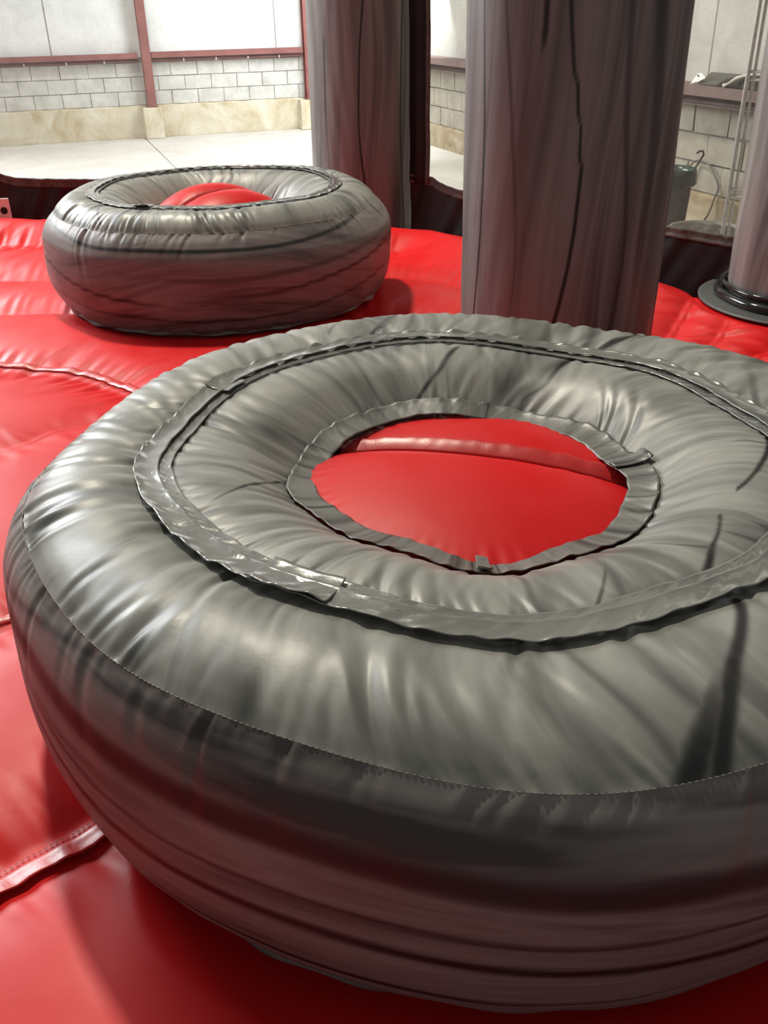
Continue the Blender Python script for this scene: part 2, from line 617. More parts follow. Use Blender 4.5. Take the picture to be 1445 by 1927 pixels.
def smooth_poly(pts, n=60):
    P = [Vector((p[0], p[1], 0)) for p in pts]
    out = []
    P = [P[0] * 2 - P[1]] + P + [P[-1] * 2 - P[-2]]
    segs = len(P) - 3
    k = max(4, n // segs)
    for i in range(segs):
        p0, p1, p2, p3 = P[i:i + 4]
        for j in range(k):
            t = j / k
            q = 0.5 * ((2 * p1) + (p2 - p0) * t + (2 * p0 - 5 * p1 + 4 * p2 - p3) * t * t + (3 * p1 - p0 - 3 * p2 + p3) * t ** 3)
            out.append((q.x, q.y))
    out.append((P[-2].x, P[-2].y))
    return out


BIG = (0.25, 1.95)
LEFT = (-0.93, 5.48)
EDGE = [(-6.5, 8.15), (-3.12, 7.72), (0.09, 7.12), (0.5, 6.95), (2.05, 5.15), (3.3, 3.6), (4.4, 1.2)]
SEAMS = [  # polyline, depth, half width, pleat strength, pleat length
    ([(-6, 7.3), (-3.3, 6.95), (-2.6, 6.90), (-1.2, 6.75), (0.1, 6.5)], 0.10, 0.20, 1.3, 0.35),
    ([(-6, 6.4), (-2.6, 6.06), (-1.9, 6.03), (-0.4, 6.0), (0.2, 5.90), (0.6, 5.62), (1.2, 5.2)], 0.085, 0.22, 0.35, 0.30),
    ([(-6, 5.7), (-2.6, 5.32), (-1.9, 5.27), (-0.8, 5.15), (0.1, 5.05), (0.6, 4.85), (1.3, 4.45)], 0.085, 0.22, 0.35, 0.30),
    ([(-6, 4.4), (-3.0, 4.42), (-1.88, 4.24), (-1.43, 4.09), (-1.05, 3.77), (-0.6, 3.3), (-0.2, 2.9)], 0.075, 0.22, 0.9, 0.22),
    ([(-4, 2.2), (-2.2, 2.75), (-1.49, 3.19), (-1.34, 3.38), (-1.17, 3.48), (-0.8, 3.6)], 0.030, 0.10, 0.3, 0.15),
    ([(-3, 1.1), (-1.7, 1.65), (-1.08, 2.06), (-0.95, 2.22), (-0.5, 2.6)], 0.05, 0.14, 0.5, 0.18),
    ([(-3, -0.6), (-1.6, 0.52), (-0.98, 1.03), (-0.78, 1.22), (-0.62, 1.36), (-0.2, 1.8)], 0.065, 0.16, 0.7, 0.22),
    ([(1.15, 4.0), (1.40, 4.36), (1.58, 4.70), (1.90, 5.25)], 0.075, 0.11, 1.2, 0.22),
    ([(1.25, 3.7), (1.52, 4.16), (1.77, 4.53), (1.95, 4.85)], 0.045, 0.09, 1.2, 0.20),
    ([(1.1, 3.2), (1.52, 3.92), (1.74, 4.12), (2.05, 4.36)], 0.075, 0.11, 1.2, 0.22),
    ([(1.6, 3.1), (2.0, 3.6), (2.5, 4.0)], 0.07, 0.12, 1.0, 0.22),
]
SEAMS = [(smooth_poly(p), a, b, c, d) for p, a, b, c, d in SEAMS]


def waves(x, seed, freqs, amp=1.0):
    r = np.random.RandomState(seed)
    y = np.zeros_like(x)
    for f in freqs:
        y += np.sin(x * f * r.uniform(0.85, 1.15) + r.uniform(0, TAU)) * r.uniform(0.5, 1.0)
    return y / len(freqs) * amp


def mat_height(X, Y):
    z = np.full(X.shape, 0.035)
    for k, (pts, dep, w, pl, plen) in enumerate(SEAMS):
        d, sd, al = seg_dist(X, Y, pts)
        if k in (1, 2):
            z -= dep * 1.25 * np.exp(-(np.sqrt(d * d + 0.03 ** 2) - 0.03) / w)
        else:
            z -= dep * np.exp(-d / w) * (1 - 0.25 * np.exp(-(d / (0.15 * w)) ** 2))
        # puckers running away from the seam
        ph = waves(al + 0.12 * sd, 11 + k, [45, 62, 80, 97])
        z += 0.011 * pl * ph * np.exp(-((d - 0.35 * plen) / (0.42 * plen)) ** 2)
        ph2 = np.clip(waves(al - 0.3 * sd, 40 + k, [11, 17, 23]), 0.12, 1) - 0.12
        z -= 0.03 * pl * ph2 * np.exp(-((d - 0.6 * plen) / (0.8 * plen)) ** 2)
    # far rim curls down to the ground
    d, sd, al = seg_dist(X, Y, EDGE)
    out = sd > 0
    z += 0.05 * np.exp(-((d - 0.28) / 0.2) ** 2) * (~out)
    z -= 0.16 * np.exp(-d / 0.07) * (~out)
    z -= out * (0.16 + np.clip(d * 3.0, 0, 0.30))
    # firm, level seat under the two rings
    for (cx, cy), R in ((BIG, 1.05), (LEFT, 0.96), ((2.37, 4.98), 0.60)):
        rr = np.hypot(X - cx, Y - cy)
        t = np.clip((rr - (R - 0.16)) / 0.14, 0, 1)
        t = t * t * (3 - 2 * t)
        z = z * t + (-0.012) * (1 - t)
        z = np.minimum(z, 0.0 + 0.08 * np.clip((rr - R + 0.02) / 0.3, 0, 1)) 
    z += 0.004 * np.sin(X * 3.1 + 0.6) * np.sin(Y * 2.7)
    return z


xs = np.linspace(-5.2, 4.2, 900)
ys = np.linspace(0.15, 8.25, 800)
X, Y = np.meshgrid(xs, ys, indexing='ij')
Z = np.maximum(mat_height(X, Y), GZ + 0.004)
_, sdE, _ = seg_dist(X, Y, EDGE)
# beyond the rim the skin drops straight to the ground: pull outside points back to the rim
for _k in range(3):
    dE, sdE, _ = seg_dist(X, Y, EDGE)
    gx = (seg_dist(X + 1e-3, Y, EDGE)[0] - dE) / 1e-3
    gy = (seg_dist(X, Y + 1e-3, EDGE)[0] - dE) / 1e-3
    over = np.clip(dE - 0.12, 0, None) * (sdE > 0)
    X = X - gx * over
    Y = Y - gy * over
mat_me = grid_mesh('mat_cover', np.stack([X, Y, Z], -1), False)
mat_root = empty('inflatable_mat', (0, 0, GZ))
tag(mat_root, 'red vinyl inflatable floor of puffed tubes under both grey rings', 'inflatable floor')
mc = link_mesh('cover', mat_me, M['red'], mat_root)
mc.location = (0, 0, -GZ)

def floor_z(x, y):
    a = np.array([[float(x)]])
    b = np.array([[float(y)]])
    return float(mat_height(a, b)[0, 0])


def seam_flap(parent, pts, i0, i1, width, side, name='seam_flap', zfn=None, mat=None, seed=0, lift=0.012, n=260, m=9, amp=1.0):
    """a narrow puckered strip lying along a seam line"""
    P = np.array(pts)
    L = np.r_[0, np.cumsum(np.hypot(*np.diff(P, axis=0).T))]
    s = np.linspace(L[-1] * i0, L[-1] * i1, n)
    x = np.interp(s, L, P[:, 0])
    y = np.interp(s, L, P[:, 1])
    tx, ty = np.gradient(x), np.gradient(y)
    l = np.hypot(tx, ty)
    nx, ny = -ty / l * side, tx / l * side
    w = width * (1 + 0.10 * waves(s, seed + 3, [23, 51, 77]))
    v = np.linspace(0, 1, m)
    XX = x[:, None] + nx[:, None] * w[:, None] * v
    YY = y[:, None] + ny[:, None] * w[:, None] * v
    ZZ = zfn(XX, YY) + lift * np.sin(np.clip(v, 0, 1) * PI * 0.6)[None, :]
    ZZ = ZZ + amp * (0.0045 * waves(s, seed, [60, 90, 130, 170])[:, None] + 0.006 * waves(s, seed + 1, [18, 31])[:, None]) * (v ** 0.8)[None, :] + 0.004
    me = grid_mesh(name, np.stack([XX, YY, ZZ], -1), False)
    o = link_mesh(name, me, mat or M['red_flap'], parent)
    sm = o.modifiers.new('thick', 'SOLIDIFY')
    sm.thickness = 0.003
    return o


for k, w, side in ((3, 0.045, 1), (6, 0.050, -1), (5, 0.03, 1)):
    o = seam_flap(mat_root, SEAMS[k][0], 0.05, 0.95, w, side, zfn=mat_height, seed=60 + k, amp=0.7)
    o.location = (0, 0, -GZ)


def stitch_row(parent, pts3, spacing, ln, rad, mat, name='stitching'):
    """tiny thread stitches along a 3D line, one part"""
    P = np.array(pts3)
    L = np.r_[0, np.cumsum(np.linalg.norm(np.diff(P, axis=0), axis=1))]
    n = int(L[-1] / spacing)
    V, Fc = [], []
    for i in range(n):
        a, b = i * spacing, i * spacing + ln
        pa = np.array([np.interp(a, L, P[:, c]) for c in range(3)])
        pb = np.array([np.interp(b, L, P[:, c]) for c in range(3)])
        t = pb - pa
        t = t / (np.linalg.norm(t) + 1e-9)
        s = np.cross(t, [0, 0, 1.0])
        s = s / (np.linalg.norm(s) + 1e-9)
        u = np.cross(s, t)
        base = len(V)
        for q, sc in ((pa, 0.35), ((pa + pb) / 2, 1.0), (pb, 0.35)):
            for c, d in ((1, 0), (0, 1), (-1, 0), (0, -1)):
                V.append(q + (s * c + u * d) * rad * sc)
        for j in range(2):
            for c in range(4):
                a0, a1 = base + j * 4 + c, base + j * 4 + (c + 1) % 4
                Fc.append((a0, a1, a1 + 4, a0 + 4))
    me = bpy.data.meshes.new(name)
    me.from_pydata([tuple(v) for v in V], [], Fc)
    o = link_mesh(name, me, mat, parent)
    o['kind'] = 'stuff'
    return o


def seam_pts(pts, off, lift):
    P = np.array(pts)
    tx, ty = np.gradient(P[:, 0]), np.gradient(P[:, 1])
    l = np.hypot(tx, ty)
    x, y = P[:, 0] - ty / l * off, P[:, 1] + tx / l * off
    s = np.linspace(0, len(P) - 1, 500)
    x, y = np.interp(s, np.arange(len(P)), x), np.interp(s, np.arange(len(P)), y)
    z = mat_height(x[:, None], y[:, None])[:, 0] + lift
    return np.stack([x, y, z - GZ], -1)


for k, off in ((6, 0.016), (3, -0.012)):
    stitch_row(mat_root, seam_pts(SEAMS[k][0], off, 0.0035), 0.012, 0.008, 0.0014, M['thread_light'] if k == 6 else M['thread'])

# ------------------------------------------------------------------ inflatable rings
def ink_lines(P, Q, lines, scale_p, wrap=True, gain=1.6):
    """printed ink strokes: each line runs along Q and wanders in P.
    line = [(q, p, half width, strength), ...] control points"""
    out = np.zeros(np.broadcast(P, Q).shape)
    for ln in lines:
        a = np.array(ln, float)
        q = a[:, 0]
        p = np.interp(Q, q, a[:, 1])
        # round the corners of the polyline a little
        p = (p + np.interp(Q - (q[-1] - q[0]) * 0.05, q, a[:, 1]) + np.interp(Q + (q[-1] - q[0]) * 0.05, q, a[:, 1])) / 3
        w = np.interp(Q, q, a[:, 2])
        st = np.interp(Q, q, a[:, 3], left=0, right=0)
        d = P - p
        if wrap:
            d = (d + PI) % TAU - PI
        d = np.abs(d) * scale_p
        out = np.maximum(out, np.clip(st * 1.2, 0, 1) * np.exp(-(d / (w * gain)) ** 4.0))
    return out


def catmull(pts, n):
    P = np.array([pts[0]] + list(pts) + [pts[-1]], float)
    P[0] = 2 * P[1] - P[2]
    P[-1] = 2 * P[-2] - P[-3]
    segs = len(P) - 3
    out = []
    for t in np.linspace(0, segs - 1e-9, n):
        i = int(t)
        u = t - i
        p0, p1, p2, p3 = P[i:i + 4]
        out.append(0.5 * (2 * p1 + (p2 - p0) * u + (2 * p0 - 5 * p1 + 4 * p2 - p3) * u * u + (3 * p1 - p0 - 3 * p2 + p3) * u ** 3))
    return np.array(out)


def pleat_field(TH, S, s_total, R, rs, n, side, Lr, wr, amp, ang=None):
    """puckers that leave the seam at s=0 (side 0) or s=s_total (side 1)"""
    D = np.zeros(TH.shape)
    d_all = S if side == 0 else (s_total - S)
    for i in range(n):
        th = rs.uniform(0, TAU) if ang is None else ang[i]
        L = rs.uniform(*Lr)
        w0 = rs.uniform(*wr)
        A = amp * rs.uniform(0.35, 1.0)
        sl = 0.35 * math.sin(2 * th + 1.3) + 0.15 * math.sin(5 * th) + rs.uniform(-0.10, 0.10)
        cv = 0.8 * math.sin(3 * th + 0.5) + rs.uniform(-0.4, 0.4)
        dth = (TH[:, 0] - th + PI) % TAU - PI
        win = np.abs(dth) * R < 0.30
        d = d_all[win]
        x = dth[win][:, None] * R - sl * d - cv * d * d
        w = w0 * (1 + 0.9 * d / L)
        g = np.exp(-(d / L) ** 1.4) * (1 - np.exp(-(d + 0.006) / 0.012))
        D[win] += A * g * (-np.exp(-(x / w) ** 2) + 0.30 * np.exp(-((np.abs(x) - 2.0 * w) / (1.0 * w)) ** 2))
    return D


SHIFT = [0.0, 0.0]


def shift(V):
    """hole and taped valley sit slightly off the middle of the ring"""
    q = np.clip((1.04 - np.hypot(V[..., 0], V[..., 1])) / 0.26, 0, 1) * (V[..., 2] > 0.35)
    V[..., 0] += SHIFT[0] * q
    V[..., 1] += SHIFT[1] * q
    return V


def revolve_panel(name, prof, TH0, parent, mat, disp, flow_fn, low, ink_fn=None):
    """prof (m,2) of r,z ; low(th)->(dR,dz,...) low-frequency sag"""
    m = len(prof)
    n = len(TH0)
    th = TH0[:, None] + np.zeros((1, m))
    d = np.gradient(prof, axis=0)
    l = np.hypot(d[:, 0], d[:, 1])
    nr, nz = -d[:, 1] / l, d[:, 0] / l      # outward normal for profile running from hole outward
    dR, dz = low(th, prof[None, :, 0], prof[None, :, 1])
    r = prof[None, :, 0] + nr * disp + dR
    z = prof[None, :, 1] + nz * disp + dz
    V = shift(np.stack([np.cos(th) * r, np.sin(th) * r, z], -1))
    me = grid_mesh(name, V, True, flow_fn(th, prof[None, :, 0] + 0 * th, prof[None, :, 1] + 0 * th),
                   ink_fn(th, prof[None, :, 0] + 0 * th, prof[None, :, 1] + 0 * th) if ink_fn else None)
    return link_mesh(name, me, mat, parent), V


def ring(loc, rz, label, P, NT, NP, seed, pleat_k=1.0, group=None):
    SHIFT[:] = P.get('shift', (0, 0))
    rs = np.random.RandomState(seed)
    root = empty('inflatable_ring', (loc[0], loc[1], 0), rz)
    tag(root, label, 'inflatable ring', group)
    TH = np.linspace(0, TAU, NT, endpoint=False)

    def low(th, r, z):
        f = np.clip(z / 0.5, 0, 1) * P.get('wob', 1.0)
        dR = 0.010 * np.sin(2 * th + seed) * f + 0.006 * np.sin(5 * th + 1.3 * seed) * f + 0.004 * np.sin(9 * th + seed)
        dz = (0.010 * np.sin(3 * th + 0.7 * seed) + 0.006 * np.sin(7 * th + seed)) * f
        return dR, dz

    def arc(prof):
        return np.r_[0, np.cumsum(np.hypot(*np.diff(prof, axis=0).T))]

    def flow_top(th, r, z):
        t = th + 0.045 * np.sin(8 * r + 1.0 + np.sin(2 * th)) + 0.05 * np.sin(3 * th + 1.0 * r)
        return np.stack([np.cos(t) * 5.0, np.sin(t) * 5.0, r * 1.3 + seed], -1)

    def flow_side(th, r, z):
        h = z * 11.0 + 0.9 * np.sin(th * 2 + seed) + 0.5 * np.sin(3 * th + 2)
        return np.stack([np.cos(th) * 1.1, np.sin(th) * 1.1, h + seed * 2.3], -1)

    rl = np.random.RandomState(seed + 200)
    top_lines = list(P['top_ink'])
    for k in range(9):
        a0, r0 = rl.uniform(0, TAU), rl.uniform(0.42, 0.9)
        L_ = rl.uniform(0.12, 0.30)
        top_lines.append([(r0, a0, .002, .0), (r0 + .03, a0 + rl.uniform(-.03, .03), .004, .45), (r0 + L_ * .6, a0 + rl.uniform(-.09, .09), .005, .5), (r0 + L_, a0 + rl.uniform(-.14, .14), .003, 0)])

    def ink_top(th, r, z):
        return ink_lines(th, r, top_lines, 0.8)

    side_lines = P['side_ink']

    def ink_side(th, r, z):
        q = (th - PI / 2) % TAU          # 0 at the far side, so no line is cut in view
        return ink_lines(z + 0.006 * np.sin(5 * th) + 0.001 * np.sin(11 * th), q, side_lines, 1.0, False, 1.15)

    # inner tube: hole seam to tape valley
    out = {}
    pi_ = catmull(P['inner'], NP)
    S = arc(pi_)[None, :] + 0 * TH[:, None]
    T2 = TH[:, None] + 0 * S
    D = pleat_field(T2, S, S[0, -1], 0.5, rs, int(90 * pleat_k), 0, (0.04, 0.15), (0.004, 0.010), 0.007)
    D += pleat_field(T2, S, S[0, -1], 0.72, rs, int(120 * pleat_k), 1, (0.05, 0.16), (0.005, 0.010), 0.005)
    out['inner'] = revolve_panel('inner_tube_panel', pi_, TH, root, M['vinyl_top'], D, flow_top, low, ink_top)[1]
    # outer tube: tape valley to stitched edge
    po = catmull(P['outer'], NP)
    S = arc(po)[None, :] + 0 * TH[:, None]
    T2 = TH[:, None] + 0 * S
    D = pleat_field(T2, S, S[0, -1], 0.76, rs, int(90 * pleat_k), 0, (0.05, 0.20), (0.006, 0.012), 0.0055)
    D += pleat_field(T2, S, S[0, -1], 1.05, rs, int(150 * pleat_k), 1, (0.04, 0.20), (0.006, 0.012), 0.0055)
    D += pleat_field(T2, S, S[0, -1], 1.05, rs, int(26 * pleat_k), 1, (0.20, 0.32), (0.010, 0.018), 0.010)
    out['outer'] = revolve_panel('outer_tube_panel', po, TH, root, M['vinyl_top'], D, flow_top, low, ink_top)[1]
    # side wall
    ps = catmull(P['side'], NP)
    S = arc(ps)[None, :] + 0 * TH[:, None]
    T2 = TH[:, None] + 0 * S
    D = pleat_field(T2, S, S[0, -1], 1.08, rs, int(160 * pleat_k), 0, (0.03, 0.10), (0.006, 0.012), 0.005)
    D += pleat_field(T2, S, S[0, -1], 1.08, rs, int(24 * pleat_k), 0, (0.12, 0.20), (0.006, 0.012), 0.008)
    D += pleat_field(T2, S, S[0, -1], 1.05, rs, int(60 * pleat_k), 1, (0.04, 0.12), (0.012, 0.03), 0.010)
    sv = S / S[0, -1]
    D += 0.006 * np.sin(sv * PI * 3 + 2 * np.sin(T2 * 2)) * sv * (1 - sv) * 4
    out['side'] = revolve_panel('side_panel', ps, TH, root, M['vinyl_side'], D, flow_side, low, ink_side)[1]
    # ragged bottom hem: loose valance that turns out a little
    rb, zb = P['side'][-1]
    n2 = NT
    v = np.linspace(0, 1, 6)
    rag = 0.020 * waves(TH, seed + 5, [7, 13, 22, 31])[:, None]
    th2 = TH[:, None] + 0 * v
    hr = rb + 0.005 + 0.017 * v + rag * v
    hz = zb + 0.050 - 0.042 * v + 0.008 * waves(TH, seed + 9, [17, 29])[:, None] * v
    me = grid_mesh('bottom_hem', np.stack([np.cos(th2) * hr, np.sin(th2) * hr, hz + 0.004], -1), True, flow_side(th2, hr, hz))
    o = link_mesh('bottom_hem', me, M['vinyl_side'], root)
    o.modifiers.new('thick', 'SOLIDIFY').thickness = 0.003
    # stitched piping at the top edge
    rS, zS = P['outer'][-1]
    dR, dz = low(TH, rS, np.full_like(TH, zS))
    pts = np.stack([np.cos(TH) * (rS + dR + 0.0008), np.sin(TH) * (rS + dR + 0.0008), zS + dz + 0.0002], -1)
    pts = np.r_[pts, pts[:1]]
    stitch_row(root, pts, 0.0105, 0.0078, 0.0011, M['thread_light'])

    # surface sampler for bands
    def surf_z(V_in, V_out):
        pass

    # two overlapping tape bands around the valley
    def band(name, r0, r1, z0, z1, seed2, mat, a0=0.0, a1=TAU, lift_out=0.010, lift_in=0.004, m=14, crinkle=1.0, zmid=0.0, flow=True, thick=0.0022, lw=0.006):
        full = abs(a1 - a0 - TAU) < 1e-6
        n = NT if full else max(12, int(NT * (a1 - a0) / TAU))
        th = np.linspace(a0, a1, n, endpoint=not full)
        v = np.linspace(0, 1, m)
        gate = np.clip(waves(th, seed2 + 7, [3, 5, 8, 11]) * 3, 0, 1)
        e0 = 0.0030 * waves(th, seed2 + 1, [13, 29, 43])
        e1 = 0.0045 * waves(th, seed2 + 2, [11, 23, 37])
        rr = (r0 + e0)[:, None] * (1 - v) + (r1 + e1)[:, None] * v
        dR, dz = low(th[:, None] + 0 * v, rr, np.full_like(rr, (z0 + z1) / 2))
        zz = z0 * (1 - v) + z1 * v + zmid * 4 * v * (1 - v) + dz
        zz = zz + (lift_in + 0.002 * waves(th, seed2 + 3, [23, 41, 59]))[:, None] * np.exp(-v / 0.25)
        zz = zz + (lift_out + lw * waves(th, seed2 + 4, [31, 47, 67]))[:, None] * np.exp(-(1 - v) / 0.22)
        zz = zz + crinkle * (0.0018 * waves(th[:, None] + 0.10 * v, seed2 + 5, [37, 59, 83, 113]) + 0.0022 * np.clip(waves(th[:, None] - 0.15 * v, seed2 + 6, [71, 97, 131]), 0.2, 1) * gate[:, None]) * (0.3 + v)
        rr = rr + dR
        V = shift(np.stack([np.cos(th)[:, None] * rr, np.sin(th)[:, None] * rr, zz], -1))
        f = flow_top(th[:, None] + 0 * v, rr * 0 + 0.5, zz) * np.array([1.3, 1.3, 1.0]) if flow else None
        me = grid_mesh(name, V, full, f)
        o = link_mesh(name, me, mat, root)
        sm = o.modifiers.new('thick', 'SOLIDIFY')
        sm.thickness = thick
        sm.offset = 1.0
        return o

    t = P['tape']
    rm = t['r0'] + 0.42 * (t['r1'] - t['r0'])
    band('tape_band', t['r0'], rm + 0.008, t['z'] + 0.004, t['z'] + 0.006, seed + 20, M['tape'], lift_out=0.001)
    band('tape_band', rm - 0.006, t['r1'], t['z'] + 0.011, t['z'] + 0.008, seed + 33, M['tape'], lift_out=t.get('lift', 0.014))
    # overlapping taped repair where the band ends meet
    for a, w in t['patches']:
        band('tape_patch', t['r0'] + 0.003, t['r1'] + 0.004, t['z'] + 0.011, t['z'] + 0.012, seed + 50, M['tape'], a, a + w, 0.014, 0.006, thick=0.003)
    # flap round the hole
    h = P['flap']
    band('hole_flap', h['r0'], h['r1'], h['z0'], h['z1'], seed + 70, M['flap'], lift_out=h.get('lift', 0.010), lift_in=0.0, crinkle=0.35, lw=h.get('lw', 0.006), zmid=h.get('zmid', 0.0), m=12)
    for a, w in h['patches']:
        band('flap_overlap', h['r0'] - 0.006, h['r1'] + 0.012, h['z0'] + 0.006, h['z1'] + 0.006, seed + 90, M['flap'], a, a + w, 0.020, 0.003, m=12, zmid=h.get('zmid', 0.0))
    # red centre cushion with a seam across
    c = P['cushion']
    cr_ = c['r']
    ca, sa = math.cos(c['ang']), math.sin(c['ang'])
    rr = np.linspace(0.0, 1, 150) * cr_
    tt = np.linspace(0, TAU, 480, endpoint=False)

    def cush(Xc, Yc):
        q = np.hypot(Xc, Yc) / cr_
        s = Xc * ca + Yc * sa
        nrm = -Xc * sa + Yc * ca - c['off'] - c.get('bow', 0.0) * (s / cr_) ** 2 * -1
        d = np.abs(nrm)
        z = c['z'] + c['dome'] * (1 - np.clip(q, 0, 1) ** 2.4)
        z = z - c['dep'] * np.exp(-d / c['w'])
        z = z + 0.0022 * waves(s + 0.25 * d, 301 + seed, [33, 57, 91]) * np.clip(waves(s, 303 + seed, [4, 7]) + 0.4, 0, 1) * np.exp(-((d - 0.03) / 0.05) ** 2)
        z = z + 0.0018 * waves(np.arctan2(Yc, Xc) * 1.0, 311 + seed, [30, 47, 61]) * np.exp(-((1 - q) / 0.12) ** 2)
        return z
    A, B = np.meshgrid(tt, rr, indexing='ij')
    Xc, Yc = np.cos(A) * B, np.sin(A) * B
    Vc = np.stack([Xc, Yc, cush(Xc, Yc)], -1)
    # tuck the rim down under the flap
    rim = Vc[:, -1:, :].copy()
    rim[:, :, 2] -= 0.10
    Vc = np.concatenate([Vc, rim], 1)
    cu = link_mesh('centre_cushion', grid_mesh('centre_cushion', Vc, True), M['red'], root)
    cu['label'] = 'domed red vinyl cushion filling the hole'
    cu.location = (SHIFT[0], SHIFT[1], 0)
    hs = math.sqrt(max(cr_ ** 2 - c['off'] ** 2, 0.01)) - 0.004
    ss = np.linspace(-hs, hs, 60)
    off = c['off'] - c.get('bow', 0.0) * (ss / cr_) ** 2
    pts = np.stack([ss * ca - off * sa, ss * sa + off * ca], -1)
    o = seam_flap(cu, [tuple(q) for q in pts], 0.0, 1.0, c['flap'], 1, zfn=cush, seed=seed + 7, lift=0.004, amp=0.25)
    # drop the strip corners that would poke out under the flap: they are tucked below it
    return root


BIGP = dict(
    inner=[(0.392, 0.470), (0.412, 0.500), (0.450, 0.532), (0.53, 0.580), (0.60, 0.600), (0.66, 0.602), (0.705, 0.592), (0.726, 0.582)],
    outer=[(0.720, 0.584), (0.75, 0.592), (0.80, 0.606), (0.86, 0.614), (0.92, 0.611), (0.98, 0.597), (1.02, 0.579), (1.05, 0.557)],
    side=[(1.05, 0.557), (1.085, 0.515), (1.112, 0.445), (1.122, 0.34), (1.112, 0.22), (1.080, 0.10), (1.035, 0.025), (1.005, 0.002)],
    shift=(-0.045, -0.015),
    top_ink=[[(0.420, 1.83, .006, .0), (0.433, 1.811, .009, .95), (0.522, 1.637, .009, .95), (0.636, 1.54, .008, .9), (0.66, 1.53, .003, 0)],
             [(0.45, 1.16, .003, 0), (0.47, 1.14, .006, .8), (0.515, 1.048, .008, .95), (0.647, 1.033, .008, .95), (0.67, 1.03, .006, .9)],
             [(0.420, 3.20, .007, 1), (0.427, 3.184, .007, 1), (0.490, 3.396, .007, 1), (0.563, 3.527, .006, .8), (0.627, 3.602, .004, .5), (0.683, 3.656, .003, 0)],
             [(0.586, -0.50, .010, 1), (0.62, -0.33, .016, 1), (0.69, -0.031, .016, .9), (0.80, 0.30, .012, .6), (0.9, 0.5, .01, 0)],
             [(0.575, -0.62, .006, .9), (0.583, -0.669, .010, 1), (0.625, -0.866, .011, 1), (0.689, -1.015, .012, 1), (0.76, -1.116, .012, 1)],
             [(0.76, -1.02, .006, .9), (0.785, -1.041, .009, .95), (0.914, -1.237, .011, 1), (1.0, -1.326, .011, 1), (1.052, -1.369, .010, 1)],
             [(0.90, -1.25, .004, 0), (0.94, -1.291, .012, .6), (1.008, -1.369, .016, .8), (1.05, -1.411, .016, .85)],
             [(0.775, 1.88, .010, .9), (0.847, 1.812, .012, .8), (0.93, 1.78, .010, .5), (0.98, 1.77, .004, 0)],
             [(0.774, 0.966, .009, .9), (0.819, 0.955, .010, .9), (0.95, 0.93, .008, .8)],
             [(0.55, -1.18, .002, 0), (0.566, -1.198, .003, .6), (0.69, -1.347, .004, .7), (0.72, -1.38, .003, 0)]],
    side_ink=[[(1.6, 0.42, .010, .0), (2.0, 0.44, .020, .75), (2.9, 0.425, .028, .8), (3.6, 0.405, .022, .8), (4.4, 0.46, .016, .6), (5.2, 0.50, .01, 0)],
              [(0.8, 0.40, .005, .7), (1.5, 0.37, .006, .8), (2.2, 0.28, .009, .85), (3.1, 0.235, .011, .9), (3.7, 0.20, .010, .85), (4.4, 0.26, .014, .7), (5.4, 0.3, .01, .6)],
              [(1.9, 0.19, .003, 0), (2.2, 0.165, .008, .9), (2.8, 0.135, .009, .9), (3.25, 0.125, .005, .6), (3.5, 0.125, .003, 0)],
              [(1.2, 0.36, .003, .5), (2.2, 0.335, .005, .6), (3.2, 0.295, .006, .7), (3.9, 0.345, .004, .6), (4.6, 0.36, .004, .5)],
              [(3.2, 0.25, .004, 0), (3.6, 0.27, .010, .5), (4.1, 0.31, .030, .65), (4.8, 0.32, .03, .5), (5.6, 0.3, .01, 0)],
              [(2.4, 0.32, .003, 0), (2.9, 0.305, .004, .45), (3.6, 0.31, .003, .3), (4.0, 0.32, .003, 0)]],
    tape=dict(r0=0.680, r1=0.762, z=0.598, lift=0.009, patches=[(math.radians(-127), math.radians(13)), (math.radians(146), math.radians(6))]),
    flap=dict(r0=0.358, r1=0.428, z0=0.508, z1=0.520, lift=0.006, lw=0.005, patches=[(math.radians(-93), math.radians(4)), (math.radians(0), math.radians(8))]),
    cushion=dict(r=0.392, z=0.497, dome=0.045, dep=0.035, w=0.055, ang=math.radians(-17), off=0.115, bow=0.0, flap=0.045),
)
ring(BIG, 0.0, 'large grey marbled inflatable ring in the foreground, closest to the camera', BIGP, 1900, 96, 3, 1.0)
